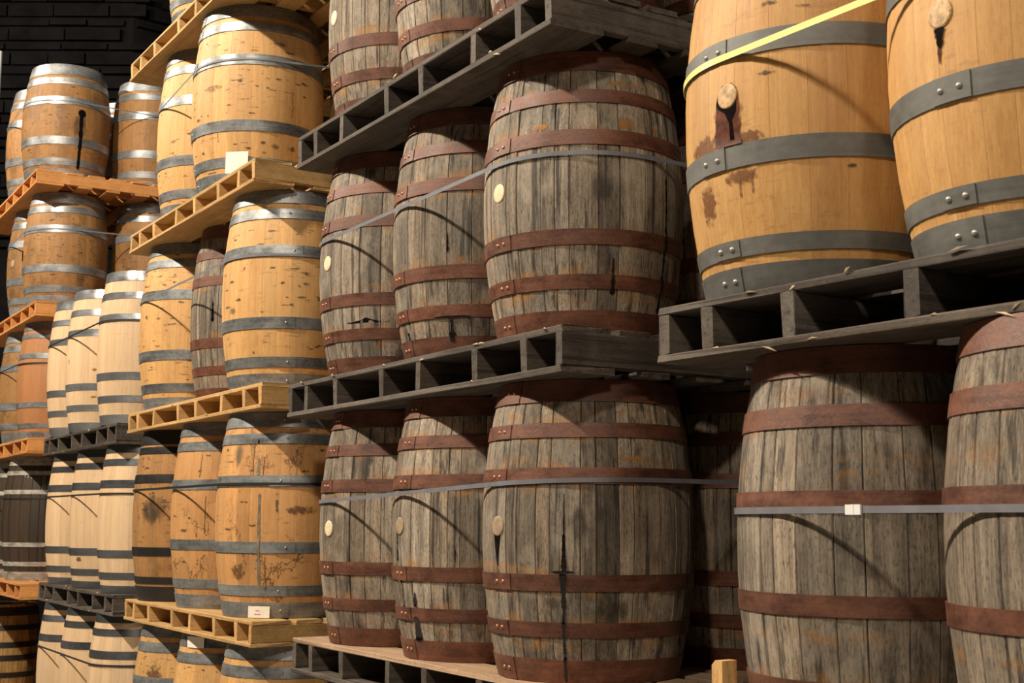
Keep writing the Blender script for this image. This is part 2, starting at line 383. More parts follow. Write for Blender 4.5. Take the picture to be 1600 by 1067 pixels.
# ------------------------------------------------------------------ barrels
STAVE_UNITS = (2, 3, 4)          # widths in steps of 4 degrees
_cache = {}
def profile(style, H):
    wood_n, hoop_n, Rb, Rh, bands, riv = STYLES[style]
    return lambda z: belly(H, Rb, Rh, z)
NOM_H = {'brown': .95, 'pale': .93, 'paletall': 1.0, 'honey': .947, 'orange': .945, 'red': .97, 'dark': .93, 'black': .945, 'crude': .80}
def stave_mesh(style, units):
    key = ('stave', style, units)
    if key in _cache: return _cache[key]
    H = NOM_H.get(style, .918); r = profile(style, H)
    rough_st = style.startswith('old') or style in ('crude', 'dark')
    ch = .0024 if rough_st else .0005           # chamfer along the joint
    gap = .0007 if rough_st else .0001
    half = math.radians(units * 4) / 2
    th = .026
    nz = 9
    rng = random.Random(units * 7 + len(style))
    verts = []; faces = []
    for i in range(nz + 1):
        z = H * i / nz; R = r(z)
        wob = rng.uniform(-.0006, .0006) if rough_st else 0
        a0 = half - gap / R; a1 = a0 - ch / R
        if rough_st: a0 += wob / R
        pts = [(R - th, -a0), (R - ch, -a0), (R, -a1), (R + .0004, 0), (R, a1), (R - ch, a0), (R - th, a0)]
        verts += [(q * math.cos(a), q * math.sin(a), z) for q, a in pts]
    for i in range(nz):
        for j in range(6):
            p = i * 7 + j
            faces.append((p, p + 1, p + 8, p + 7))
    faces.append(tuple(range(6, -1, -1)))
    faces.append(tuple(nz * 7 + j for j in range(7)))
    me = mesh_from('stave', verts, faces, MAT[STYLES[style][0]])
    for p in me.polygons: p.use_smooth = True
    nrm = []
    flat = .45 if rough_st else 1.0       # how far the outer face follows the barrel's round
    dr = [(r(min(H, H*i/nz + .002)) - r(max(0, H*i/nz - .002))) / .004 for i in range(nz + 1)]
    for p in me.polygons:
        outer = p.index < nz * 6 and (p.index % 6) in (2, 3)
        for li in p.loop_indices:
            vi = me.loops[li].vertex_index
            if outer:
                x, y, z = me.vertices[vi].co
                a = math.atan2(y, x) * flat
                nrm.append(Vector((math.cos(a), math.sin(a), -dr[vi // 7])).normalized())
            else: nrm.append(p.normal.copy())
    me.normals_split_custom_set(nrm)
    _cache[key] = me
    return me
def hoop_mesh(style, z0f, z1f):
    key = ('hoop', style, z0f, z1f)
    if key in _cache: return _cache[key]
    H = NOM_H.get(style, .918); r = profile(style, H)
    z0, z1 = z0f * H, z1f * H
    verts = []; faces = []
    N = 72
    def ring(extra, a_from, a_to, n, closed, zi):
        base = len(verts)
        for i in range(n if closed else n + 1):
            a = a_from + (a_to - a_from) * i / n
            for q, z in ((r(z0 + zi) - .001, z0 + zi), (r(z0 + zi) + extra, z0 + zi), (r((z0 + z1) / 2) + extra, (z0 + z1) / 2), (r(z1 - zi) + extra, z1 - zi), (r(z1 - zi) - .001, z1 - zi)):
                verts.append((q * math.cos(a), q * math.sin(a), z))
        cnt = n if closed else n + 1
        for i in range(n):
            j = (i + 1) % cnt
            for k in range(4):
                faces.append((base + i * 5 + k, base + j * 5 + k, base + j * 5 + k + 1, base + i * 5 + k + 1))
        if not closed:
            for e in (0, n): 
                f = [base + e * 5 + k for k in range(5)]
                faces.append(tuple(f if e else f[::-1]))
    ring(.0036, 0, 2 * math.pi, N, True, 0)
    if STYLES[style][5]:
        ring(.0062, math.radians(-7), math.radians(9), 6, False, .0006)
    me = mesh_from('hoop', verts, faces, MAT[STYLES[style][1]])
    for p in me.polygons: p.use_smooth = True
    me.set_sharp_from_angle(angle=math.radians(25))
    _cache[key] = me
    return me
def rivet_mesh(matname):
    key = ('rivet', matname)
    if key in _cache: return _cache[key]
    verts = []; faces = []; n = 8
    for q, h in ((1.0, 0), (.85, .38), (.45, .62)):
        verts += [(h, q * math.cos(2*math.pi*i/n), q * math.sin(2*math.pi*i/n)) for i in range(n)]
    verts.append((.68, 0, 0))
    for k in range(2):
        for i in range(n):
            j = (i + 1) % n
            faces.append((k*n+i, k*n+j, (k+1)*n+j, (k+1)*n+i))
    for i in range(n): faces.append((2*n+i, 2*n+(i+1) % n, 3*n))
    me = mesh_from('rivet', verts, faces, MAT[matname], True)
    _cache[key] = me
    return me
def head_mesh(style):
    key = ('head', style)
    if key in _cache: return _cache[key]
    H = NOM_H.get(style, .918); r = profile(style, H)
    verts = []; faces = []; n = 40
    for z in (.030, .050):
        R = r(z) - .022
        verts += [(R*math.cos(2*math.pi*i/n), R*math.sin(2*math.pi*i/n), z) for i in range(n)]
    faces += [tuple(range(n - 1, -1, -1)), tuple(range(n, 2*n))]
    for i in range(n):
        j = (i+1) % n; faces.append((i, j, n+j, n+i))
    me = mesh_from('head', verts, faces, MAT[STYLES[style][0]])
    _cache[key] = me
    return me
def bung_mesh(matname):
    key = ('bung', matname)
    if key in _cache: return _cache[key]
    n = 20; verts = []; faces = []
    for q, h in ((1., -.012), (1., .0015), (.9, .0035), (.55, .0045)):
        verts += [(h, q*.031*math.cos(2*math.pi*i/n), q*.031*math.sin(2*math.pi*i/n)) for i in range(n)]
    for k in range(3):
        for i in range(n):
            j = (i+1) % n; faces.append((k*n+i, k*n+j, (k+1)*n+j, (k+1)*n+i))
    faces.append(tuple(3*n+i for i in range(n)))
    me = mesh_from('bung', verts, faces, MAT[matname])
    _cache[key] = me
    return me

ROOT = {}
INFO = {}
def make_barrel(spec):
    key, st, k, style, s, nn, R, lap, tint, bung, label, Hov = spec
    ox, oy, zt, u, n, L, phi = frame(st, k)
    H = Hov or barrel_height(st, k)
    wood_n, hoop_n, Rb, Rh, bands, riv = STYLES[style]
    Hn = NOM_H.get(style, .918)
    root = link('oak_barrel', None, None, (ox + u[0]*s + n[0]*nn, oy + u[1]*s + n[1]*nn, zt + .0015), phi)
    root.empty_display_size = .2
    root.scale = (R / Rb, R / Rb, H / Hn)
    tag(root, label, 'barrel', {'mid': 'grey barrels of the middle stack', 'honey': 'barrels of the honey stack', 'pale': 'pale new barrels', 'far': 'barrels of the far left stack', 'right': 'barrels of the right-hand stack'}[st])
    ROOT[key] = root
    INFO[key] = (style, Hn, Rb, Rh)
    rng = random.Random(key)
    tn = (tint, tint, tint, 1)
    # staves
    units = []
    left = 90
    while left > 0:
        q = rng.choice((2, 3, 3, 4, 4)) if 'pale' not in style else rng.choice((3, 3, 4))
        if left - q < 2 and left - q != 0: q = left if left <= 4 else 2
        units.append(q); left -= q
    a = rng.uniform(0, 6.28)
    rough_st = style.startswith('old') or style in ('crude', 'dark')
    for q in units:
        w = math.radians(q * 4)
        off = rng.uniform(-.0012, .0012) if rough_st else 0
        am = a + w / 2
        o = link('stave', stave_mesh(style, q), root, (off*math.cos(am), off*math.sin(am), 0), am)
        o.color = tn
        a += w
    # hoops
    lap_a = math.radians(-90 + lap)
    rv = 'copper_rivet' if hoop_n == 'rust_iron' else 'steel_rivet'
    r = profile(style, Hn)
    for z0, z1 in [(x, y) for x, y in bands] + [(1 - y, 1 - x) for x, y in bands[::-1]]:
        ang = lap_a + math.radians(rng.uniform(-3, 3))
        h = link('hoop', hoop_mesh(style, z0, z1), root, None, ang)
        if riv:
            zc = (z0 + z1) / 2 * Hn
            rr = r(zc) + .0058
            spots = (-2.2, 3.4) if riv == 'rivets' else (2.0,)
            if style == 'clean': spots = (-3.4, 4.6)
            size = .0078 if style == 'clean' else .0066
            for d in spots:
                t = math.radians(d)
                ro = link('rivet', rivet_mesh(rv), h, (rr*math.cos(t), rr*math.sin(t), zc), t)
                ro.scale = (size, size, size * Hn / H * R / Rb)
    hm = head_mesh(style)
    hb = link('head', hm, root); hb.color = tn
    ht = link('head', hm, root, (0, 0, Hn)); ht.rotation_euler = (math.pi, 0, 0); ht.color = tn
    if bung:
        ba, bz = bung
        t = math.radians(-90 + ba); z = bz * Hn
        mname = 'bung_warm' if key in ('r2a', 'r2b') else 'bung_tan' if key in ('m1b', 'm1c', 'r2a', 'r2b', 'f3c') else 'bung_pale'
        bo = link('bung', bung_mesh(mname), root, (r(z)*math.cos(t), r(z)*math.sin(t), z), t)
        bo['label'] = 'round wooden bung'
    return root

# a film (paper, leak, ink) lying on a barrel's surface; outline rows: (z, angle from, angle to), angles in degrees from the aisle side
def film(key, name, rows, mat, lift=.0012, label=None, hoops=True, nseg=4, edge_only=False):
    style, H, Rb, Rh = INFO[key]
    bands = STYLES[style][4]
    allb = [(x*H, y*H) for x, y in bands] + [((1-y)*H, (1-x)*H) for x, y in bands]
    verts = []; faces = []
    for zf, a0, a1 in rows:
        z = zf * H
        e = lift
        if hoops and any(p - .003 <= z <= q + .003 for p, q in allb): e = lift + .0045
        R = belly(H, Rb, Rh, z) + e
        for j in range(nseg + 1):
            t = math.radians(-90 + a0 + (a1 - a0) * j / nseg)
            verts.append((R*math.cos(t), R*math.sin(t), z))
    w = nseg + 1
    for i in range(len(rows) - 1):
        for j in range(nseg):
            faces.append((i*w+j, i*w+j+1, (i+1)*w+j+1, (i+1)*w+j))
    me = mesh_from(name, verts, faces, MAT[mat], True)
    o = link(name, me, ROOT[key])
    if label: o['label'] = label
    return o
def drip(key, name, a, z_top, z_bot, w_top, w_bot, mat, seed=1, steps=26, lift=.0013, wander=.8, label=None, jag=.5):
    rng = random.Random(seed)
    rows = []; da = 0
    for i in range(steps + 1):
        f = i / steps
        z = z_top + (z_bot - z_top) * f
        da += rng.uniform(-.25, .25) * wander
        w = (w_top + (w_bot - w_top) * f) * (1 + rng.uniform(-jag, jag))
        if i == 0 or i == steps: w *= .2
        rows.append((z, a + da - w / 2, a + da + w / 2))
    rows.sort()
    return film(key, name, rows, mat, lift, label, nseg=2)

for spec in B: make_barrel(spec)

# ------------------------------------------------------------------ pallets
BOARD_TOP = [(0, .185), (.215, .335), (.372, .492), (.535, .655), (.70, .82), (.862, .982), (1.02, 1.12), (1.155, 1.34)]
BOARD_BOT = [(0, .195), (.30, .405), (.51, .615), (.72, .83), (.935, 1.04), (1.15, 1.34)]
STRINGERS = [0, .085, .225, .43, .57, .76, .905, 1.0]
def plank_mesh(mat, l, w, h, seed, segs=5):
    """a sawn plank along local z (its grain), width on y, thickness on x, worn edges"""
    key = ('plank', mat, round(l, 3), round(w, 3), round(h, 3), seed)
    if key in _cache: return _cache[key]
    rng = random.Random(seed * 131 + int(l * 1000))
    c = min(.003, h * .15)
    verts = []; faces = []
    for i in range(segs + 1):
        z = l * i / segs
        j = lambda: rng.uniform(-.0018, .0018)
        hx, wy = h / 2, w / 2
        for x, y in ((-hx, -wy + c), (-hx + c, -wy), (hx - c, -wy), (hx, -wy + c), (hx, wy - c), (hx - c, wy), (-hx + c, wy), (-hx, wy - c)):
            verts.append((x + j() * .5, y + j(), z + (j() * 1.5 if i in (0, segs) else 0)))
    for i in range(segs):
        for k in range(8):
            a, b_ = i*8+k, i*8+(k+1) % 8
            faces.append((a, b_, b_+8, a+8))
    faces.append(tuple(range(7, -1, -1))); faces.append(tuple(segs*8+k for k in range(8)))
    me = mesh_from('plank', verts, faces, MAT[mat])
    _cache[key] = me
    return me
PALLET = {}
def make_pallet(st, k, label, mat, seed):
    S = STACKS[st]
    ox, oy, zt, u, n, L, phi = frame(st, k)
    t = S['t'] if k > 0 else zt
    root = link('wooden_pallet', None, None, (ox, oy, zt - t), phi)
    root.empty_display_size = .2
    tag(root, label, 'pallet', 'pallets between the barrel tiers')
    PALLET[(st, k)] = root
    rng = random.Random(seed)
    x0 = 0 if st == 'right' else -L
    W = S['W']; sc = W / 1.34
    bt = .0195 if S['t'] > .125 else .017       # board thickness
    # long boards: plank z -> pallet x ; plank y (width) -> pallet y ; plank x (thickness) -> pallet z
    mx = Matrix(((0, 0, 1, 0), (0, 1, 0, 0), (-1, 0, 0, 0), (0, 0, 0, 1)))
    for rows, z in ((BOARD_TOP, t - bt / 2), (BOARD_BOT, bt / 2)):
        for i, (y0, y1) in enumerate(rows):
            w = (y1 - y0) * sc
            ex = rng.uniform(-.006, .008) if i else 0
            me = plank_mesh('pale_deck' if (st, k) == ('mid', 1) and z > t / 2 else mat, round(L, 2), round(w, 2), bt, (i + seed) % 3)
            o = link('deck_board' if z > t / 2 else 'bottom_board', me, root)
            o.matrix_local = Matrix.Translation((x0 + ex, (y0 + y1) / 2 * sc + (rng.uniform(-.004, .004) if i else 0), z)) @ mx
    # stringers: plank z -> pallet y ; plank y (width) -> pallet z ; plank x (thickness) -> pallet x
    hs = t - 2 * bt
    sw = .036 if st != 'right' else .040
    ms = Matrix(((1, 0, 0, 0), (0, 0, 1, 0), (0, -1, 0, 0), (0, 0, 0, 1)))
    fr = STRINGERS if st != 'right' else [0, .07, .205, .365, .50, .66, .86, 1.0]
    for i, q in enumerate(fr):
        x = x0 + sw / 2 + .001 + q * (L - sw - .002) + (rng.uniform(-.012, .012) if 0 < i < 7 else 0)
        me = plank_mesh(mat, round(W - .004, 2), round(hs, 3), sw, (i + seed) % 3)
        o = link('stringer', me, root)
        o.matrix_local = Matrix.Translation((x, .002, t / 2)) @ ms
    return root
PAL = [
 ('mid', 3, 'dark weathered pallet high at top centre carrying the topmost grey barrels', 'dark_pallet'),
 ('mid', 2, 'dark weathered pallet across the centre between the two full grey tiers', 'dark_pallet'),
 ('mid', 1, 'weathered pallet with pale deck at bottom centre under the black leak barrel', 'dark_pallet'),
 ('mid', 0, 'floor pallet under the middle stack, below the frame', 'dark_pallet'),
 ('honey', 4, 'light wooden pallet at top left, highest of the honey stack', 'light_pallet'),
 ('honey', 3, 'light wooden pallet under the big red stamped honey barrel', 'light_pallet'),
 ('honey', 2, 'light wooden pallet under the slim grey barrel, with charred front edge', 'light_pallet'),
 ('honey', 1, 'light wooden pallet under the paper tagged amber barrel', 'light_pallet'),
 ('honey', 0, 'floor pallet under the honey stack, below the frame', 'light_pallet'),
 ('far', 4, 'orange wooden pallet under the squat leaking barrel at top left', 'orange_pallet'),
 ('far', 3, 'orange wooden pallet at left edge above the reddish barrel', 'orange_pallet'),
 ('far', 2, 'orange wooden pallet end at left edge under the reddish barrel', 'orange_pallet'),
 ('far', 1, 'orange wooden pallet end at left edge under the very dark barrel', 'orange_pallet'),
 ('far', 0, 'floor pallet under the far left stack, below the frame', 'orange_pallet'),
 ('pale', 2, 'upper dark pallet carrying the three pale barrels with bright hoops', 'dark_pallet'),
 ('pale', 1, 'lower dark pallet between two tiers of pale new barrels', 'dark_pallet'),
 ('pale', 0, 'floor pallet under the pale new barrels, below the frame', 'dark_pallet'),
 ('right', 2, 'dark weathered pallet at right under the two clean honey barrels', 'dark_pallet'),
 ('right', 1, 'pallet under the strapped grey barrels at bottom right', 'dark_pallet'),
 ('right', 0, 'floor pallet under the right-hand stack, below the frame', 'dark_pallet'),
]
for i, (st, k, lab, mat) in enumerate(PAL): make_pallet(st, k, lab, mat, i)

# ------------------------------------------------------------------ strapping around the loads
def hull(pts):
    pts = sorted(set(pts))
    def half(p):
        o = []
        for q in p:
            while len(o) > 1 and (o[-1][0]-o[-2][0])*(q[1]-o[-2][1]) - (o[-1][1]-o[-2][1])*(q[0]-o[-2][0]) <= 0: o.pop()
            o.append(q)
        return o
    a = half(pts); c = half(pts[::-1])
    return a[:-1] + c[:-1]
def make_strap(st, k, z_at, label, mat, width=.014, slope=0., keys=None):
    ox, oy, zt, u, n, L, phi = frame(st, k)
    H = barrel_height(st, k)
    frac = z_at / H
    pts = []
    for spec in B:
        if spec[1] == st and spec[2] == k and (keys is None or spec[0] in keys):
            style = spec[3]; _, _, Rb, Rh, _, _ = STYLES[style]
            sc = spec[6] / Rb
            f = frac + slope * spec[4] / H
            R = belly(1.0, Rb, Rh, f) * sc + .0075
            for i in range(120):
                a = 2 * math.pi * i / 120
                pts.append((round(spec[4] + R * math.cos(a), 5), round(spec[5] + R * math.sin(a), 5)))
    hp = hull(pts)
    # subdivide the long straight runs
    verts = []; faces = []
    for (x, y) in hp:
        z = frac * H + slope * x
        d = math.hypot(x, y)
        verts.append((x, y, z - width / 2)); verts.append((x, y, z + width / 2))
    m = len(hp)
    cx = sum(p[0] for p in hp) / m; cy = sum(p[1] for p in hp) / m
    for (x, y) in hp:
        z = frac * H + slope * x
        dx, dy = x - cx, y - cy; q = math.hypot(dx, dy)
        xi, yi = x - dx / q * .0012, y - dy / q * .0012
        verts.append((xi, yi, z - width / 2)); verts.append((xi, yi, z + width / 2))
    for i in range(m):
        j = (i + 1) % m
        faces.append((2*i, 2*j, 2*j+1, 2*i+1))
        faces.append((2*m+2*i, 2*m+2*i+1, 2*m+2*j+1, 2*m+2*j))
        faces.append((2*i+1, 2*j+1, 2*m+2*j+1, 2*m+2*i+1))
        faces.append((2*i, 2*m+2*i, 2*m+2*j, 2*j))
    o = link('strap', mesh_from('strap', verts, faces, MAT[mat]), None, (ox, oy, zt), phi)
    tag(o, label, 'strap', 'straps around the barrel loads')
    return o
make_strap('mid', 2, .564, 'grey plastic strap running up across the centre grey barrels', 'strap_grey')
make_strap('mid', 1, .610, 'grey plastic strap around the lowest full tier of grey barrels', 'strap_grey', .014, .028)
make_strap('honey', 3, .665, 'thin strap around the big red stamped honey barrel', 'strap_grey', .010, .02)
make_strap('honey', 2, .624, 'thin grey strap crossing the slim grey barrel', 'strap_grey', .011)
make_strap('honey', 1, .606, 'black strap around the amber barrels above the light pallet', 'strap_black', .012)
make_strap('far', 4, .650, 'thin strap around the brown barrels on the highest orange pallet', 'strap_grey', .009)
make_strap('far', 3, .620, 'thin strap around the mottled brown barrel tier', 'strap_grey', .010)
make_strap('far', 2, .600, 'dark strap crossing left of the reddish barrel', 'strap_black', .010)
make_strap('far', 1, .640, 'dark strap around the very dark barrels', 'strap_black', .010)
make_strap('pale', 2, .672, 'dark strap crossing the pale barrels with bright hoops', 'strap_black', .012)
make_strap('pale', 1, .624, 'dark strap around the middle tier of pale barrels', 'strap_black', .012)
make_strap('pale', 0, .620, 'black strap around the pale barrels cut by the bottom edge', 'strap_black', .013)
make_strap('right', 1, .551, 'grey plastic strap with metal seal across the right-hand grey barrels', 'strap_grey', .015)
make_strap('right', 2, .574, 'yellow strap rising across the clean honey barrels at upper right', 'strap_yellow', .016)
#DETAILS
# ------------------------------------------------------------------ leaks, stains, marks and papers on the barrels
def stain_mat(name, colr, rough=.5, lo=.42, hi=.58, scale=45., strength=1.0, stretch=(1, 1, 1)):
    M = NT(name)
    pos = M.n('ShaderNodeNewGeometry').outputs['Position']
    at = M.n('ShaderNodeAttribute', attribute_name='fade')
    n1 = M.noise(M.vmath('MULTIPLY', pos, stretch), scale, 5, .65)
    f = M.math('ADD', n1, M.math('MULTIPLY', M.math('SUBTRACT', at.outputs['Fac'], 1.0), .55))
    M.set(M.bsdf.inputs['Alpha'], M.math('MULTIPLY', M.range(f, lo, hi), strength))
    M.bsdf.inputs['Base Color'].default_value = (*colr, 1)
    M.bsdf.inputs['Roughness'].default_value = rough
    return M.m
MAT['stain_amber'] = stain_mat('stain_amber', (.16, .055, .010), .5, .30, .48, 70, .85)
MAT['stain_dark'] = stain_mat('stain_dark', (.035, .024, .016), .6, .22, .62, 34, .75, (1, 1, .35))
MAT['stain_grey'] = stain_mat('stain_grey', (.12, .095, .055), .7, .22, .62, 30, .8, (1, 1, .3))
MAT['stain_brown'] = stain_mat('stain_brown', (.13, .055, .018), .6, .32, .50, 55, .8)
MAT['stain_scratch'] = stain_mat('stain_scratch', (.09, .045, .018), .6, .40, .56, 48, .5, (1, 1, 3.2))
MAT['stain_orange'] = stain_mat('stain_orange', (.42, .17, .02), .7, .25, .62, 45, .8)
def stain(key, a0, a1, z0, z1, mat, lift=.0010, nu=10, nz=14, taper=0., label='stain'):
    """a soft-edged patch on the staves, ragged through its own noise"""
    style, H, Rb, Rh = INFO[key]
    verts = []; faces = []; fade = []
    for i in range(nz + 1):
        f = i / nz; z = (z0 + (z1 - z0) * f) * H
        R = belly(H, Rb, Rh, z) + lift
        for j in range(nu + 1):
            g = j / nu
            mid = (a0 + a1) / 2; hw = (a1 - a0) / 2 * (1 - taper * (1 - f))
            t = math.radians(-90 + mid + hw * (2*g - 1))
            verts.append((R*math.cos(t), R*math.sin(t), z))
            fade.append(max(0, min(1, 1.5 * (1 - math.hypot(2*f-1, 2*g-1)))))
    w = nu + 1
    for i in range(nz):
        for j in range(nu):
            faces.append((i*w+j, i*w+j+1, (i+1)*w+j+1, (i+1)*w+j))
    me = mesh_from('stain', verts, faces, MAT[mat], True)
    at = me.attributes.new('fade', 'FLOAT', 'POINT')
    at.data.foreach_set('value', fade)
    o = link('stain', me, ROOT[key]); o['label'] = label
    return o
# black leak barrel
film('m1c', 'leak_stain', [(.375, 0.2, .8), (.40, -.6, 1.2), (.44, -1.6, 2.4), (.475, -2.4, 3.4), (.492, -2.2, 4.6), (.500, -1.4, 4.4)], 'leak_black', label='black leak below the bung')
drip('m1c', 'leak_stain', 43.2, .62, .47, .35, .8, 'leak_black', 3, 14, wander=.15, jag=.2, label='fine black crack line')
drip('m1c', 'leak_stain', 43.0, .485, .36, 1.2, 2.8, 'leak_black', 5, 22, wander=.2, jag=.2, label='long black leak running down the staves')
drip('m1c', 'leak_stain', 42.6, .365, .22, 3.0, 1.9, 'leak_black', 6, 26, wander=.25, label='long black leak running down the staves')
drip('m1c', 'leak_stain', 42.4, .23, .003, 1.9, 1.5, 'leak_black', 7, 40, wander=.2, label='long black leak running down the staves')
film('m1c', 'leak_stain', [(.3575, 38, 47.5), (.362, 36, 48.5), (.3645, 40, 46)], 'leak_black')
drip('m1c', 'leak_stain', 121.5, .50, .10, 1.2, 1.6, 'leak_black', 8, 40, wander=.3, label='black leak at the shaded side')
stain('m1c', 44, 58, .37, .64, 'stain_dark', label='dark water stain')
stain('m1c', 57, 66, .50, .60, 'stain_dark', label='dark water stain')
stain('m1c', 62, 100, .715, .75, 'stain_orange', label='orange rust stain along a hoop')
stain('m1c', 55, 84, .17, .30, 'stain_dark', label='faint dark stain')
stain('m1c', 30, 44, .22, .30, 'stain_dark', label='faint dark stain')
# its neighbours
drip('m1b', 'leak_stain', -5.4, .495, .37, .9, 1.3, 'leak_black', 11, 20, wander=.2, label='black drip beside the bung')
drip('m1b', 'leak_stain', -3.5, .31, .13, 4.2, 5.5, 'scuff', 12, 14, wander=.3)
drip('m1b', 'leak_stain', 12.6, .165, .07, 4.5, 6.5, 'leak_black', 13, 14, wander=.2, jag=.2, label='black leak patch near the foot')
drip('m1b', 'leak_stain', 12.8, .255, .20, 1.0, 3.6, 'leak_black', 14, 8, wander=.3)
drip('m1b', 'leak_stain', 43.7, .44, .37, .4, .9, 'leak_black', 15, 8, wander=.1)
stain('m1a', 30, 46, .62, .95, 'stain_dark', label='dark streaky stain')
# centre tier
drip('m2b', 'leak_stain', 40.2, .150, .055, 1.2, 5.2, 'leak_black', 21, 14, wander=.3, label='small black leak near the foot')
drip('m2b', 'leak_stain', -1.2, .11, .02, 1.6, 2.4, 'leak_black', 22, 12, wander=.3)
drip('m2b', 'leak_stain', 38.8, .48, .40, .6, 1.3, 'leak_black', 23, 10, wander=.2)
film('m2b', 'leak_stain', [(.148, 30, 52), (.152, 27, 54), (.154, 36, 47)], 'leak_black')
film('m2a', 'leak_stain', [(.222, 26, 54), (.226, 22, 57), (.234, 36, 44), (.243, 38, 40)], 'leak_black')
drip('m2c', 'leak_stain', 72.5, .255, .130, .7, 2.6, 'leak_black', 24, 16, wander=.2, label='short black leak over a hoop')
drip('m2c', 'leak_stain', 108, .58, .08, 1.0, 2.4, 'leak_black', 25, 40, wander=.3, label='dark leak line at the shaded side')
stain('m2c', 70, 90, .69, .765, 'stain_orange', label='orange rust stain under a hoop')
stain('m2c', 20, 42, .70, .74, 'stain_orange', label='orange rust stain under a hoop')
stain('m2c', 98, 104, .70, .75, 'stain_orange', label='orange rust stain under a hoop')
stain('m2c', 60, 100, .86, .90, 'stain_orange', label='orange rust stain under the top hoop')
stain('m2c', 55, 76, .40, .58, 'stain_dark', label='faint dark stain')
# upper right clean barrels
stain('r2a', -9, 17, .33, .60, 'stain_brown', lift=.0010, label='brown halo around the leak')
film('r2a', 'leak_stain', [(.384, -4.4, 11.2), (.40, -3.6, 10.4), (.42, -4.2, 9.8), (.44, -3.0, 10.6), (.46, -3.4, 9.2), (.48, -2.6, 10.0), (.50, -2.8, 9.6), (.52, -2.0, 9.4), (.54, -.6, 8.4), (.552, 1.2, 6.4)], 'leak_brown', .0016, label='brown resin leak below the bung', nseg=6)
film('r2a', 'leak_stain', [(.448, 4.6, 6.0), (.46, 3.6, 7.4), (.475, 2.4, 8.6), (.49, -1.4, 8.8), (.505, -2.4, 8.6), (.52, -2.0, 9.0), (.535, -1.0, 8.6), (.548, 1.0, 6.6)], 'leak_black', .0021, label='dark wet core of the leak', nseg=6)
film('r2a', 'leak_stain', [(.388, 5.0, 7.5), (.42, 4.8, 7.0), (.455, 4.6, 6.4)], 'leak_black', .0021)
stain('r2a', -32, 8, .35, .455, 'stain_amber', label='amber splashes by the hoop')
stain('r2a', 2, 26, .36, .43, 'stain_amber', label='amber splashes by the hoop')
stain('r2a', -6, 24, .265, .335, 'stain_amber', label='amber run below the hoop')
stain('r2a', -24, -2, .16, .34, 'stain_amber', label='amber run below the hoop')
drip('r2a', 'leak_stain', 8.0, .31, .245, .5, .6, 'mark_brown', 33, 12, wander=.7)
drip('r2a', 'leak_stain', 15.0, .31, .25, .5, .6, 'mark_brown', 34, 12, wander=-.7)
stain('r2b', -7, 3, .495, .575, 'stain_brown', label='dark halo around the bung')
drip('r2b', 'leak_stain', -4.2, .505, .415, 3.0, 1.0, 'leak_brown', 35, 14, wander=.2, label='dark drip below the bung')
drip('r2b', 'leak_stain', -3.6, .50, .45, 3.4, 1.4, 'leak_black', 36, 10, wander=.2, lift=.002)
# honey stack
def glyphs(key, a, z_from, z_to, n, w, mat, seed, label):
    """a column of small stamped, no longer legible marks, one mesh"""
    style, H, Rb, Rh = INFO[key]
    rng = random.Random(seed); verts = []; faces = []
    step = (z_to - z_from) / n
    for i in range(n):
        zc = z_from + (i + .5) * step
        if rng.random() < .12: continue
        for q in range(2):
            a0 = a - w / 2 + rng.uniform(0, w * .5); a1 = a0 + rng.uniform(w * .3, w * .55)
            zz0 = zc + step * (-.38 + .40 * q); zz1 = zz0 + step * rng.uniform(.14, .3)
            bi = len(verts)
            for z, t in ((zz0, a0), (zz0, a1), (zz1, a1), (zz1, a0)):
                R = belly(H, Rb, Rh, z * H) + .0009; tt = math.radians(-90 + t)
                verts.append((R*math.cos(tt), R*math.sin(tt), z * H))
            faces.append((bi, bi+1, bi+2, bi+3))
    o = link('stamp', mesh_from('stamp', verts, faces, MAT[mat]), ROOT[key]); o['label'] = label; o['kind'] = 'stuff'
glyphs('h3b', 99.5, .38, .53, 13, 2.6, 'red_ink', 4, 'column of worn red stamped characters')
glyphs('h3b', 33.2, .235, .285, 5, 2.2, 'black_ink', 5, 'short column of faint dark stamped characters')
glyphs('f1a', 46, .832, .852, 2, 3, 'chalk', 7, 'white chalk marks')
glyphs('f1a', 51, .826, .846, 2, 3, 'chalk', 8, 'white chalk marks')
glyphs('f1a', 57, .822, .842, 2, 3, 'chalk', 9, 'white chalk marks')
def paper(key, a0, a1, z0, z1, curl=.004, lines=0, seed=1, label='white paper tag'):
    style, H, Rb, Rh = INFO[key]
    rng = random.Random(seed); verts = []; faces = []; nu, nz = 8, 6
    for i in range(nz + 1):
        z = (z0 + (z1 - z0) * i / nz) * H
        for j in range(nu + 1):
            t = math.radians(-90 + a0 + (a1 - a0) * j / nu)
            R = max(belly(H, Rb, Rh, z), belly(H, Rb, Rh, z1 * H if z0 < .5 else z0 * H)) + .0062 + curl * (j / nu) ** 3 + rng.uniform(-.0006, .0006)
            verts.append((R*math.cos(t), R*math.sin(t), z + rng.uniform(-.0006, .0006)))
    w = nu + 1
    for i in range(nz):
        for j in range(nu): faces.append((i*w+j, i*w+j+1, (i+1)*w+j+1, (i+1)*w+j))
    o = link('paper_tag', mesh_from('paper_tag', verts, faces, MAT['paper'], True), ROOT[key]); o['label'] = label
    for q in range(lines):
        zc = z0 + (z1 - z0) * (.62 - .30 * q); ln = []
        for dz in (-.0012, .0012):
            for j in range(5):
                t = math.radians(-90 + a0 + (a1 - a0) * (.36 - .06*q + (.18 + .12*q) * j / 4))
                R = max(belly(H, Rb, Rh, zc * H), belly(H, Rb, Rh, z1 * H)) + .0085
                ln.append((R*math.cos(t), R*math.sin(t), zc * H + dz))
        link('print_line', mesh_from('print_line', ln, [(j, j+1, j+6, j+5) for j in range(4)], MAT['red_ink']), o)
    return o
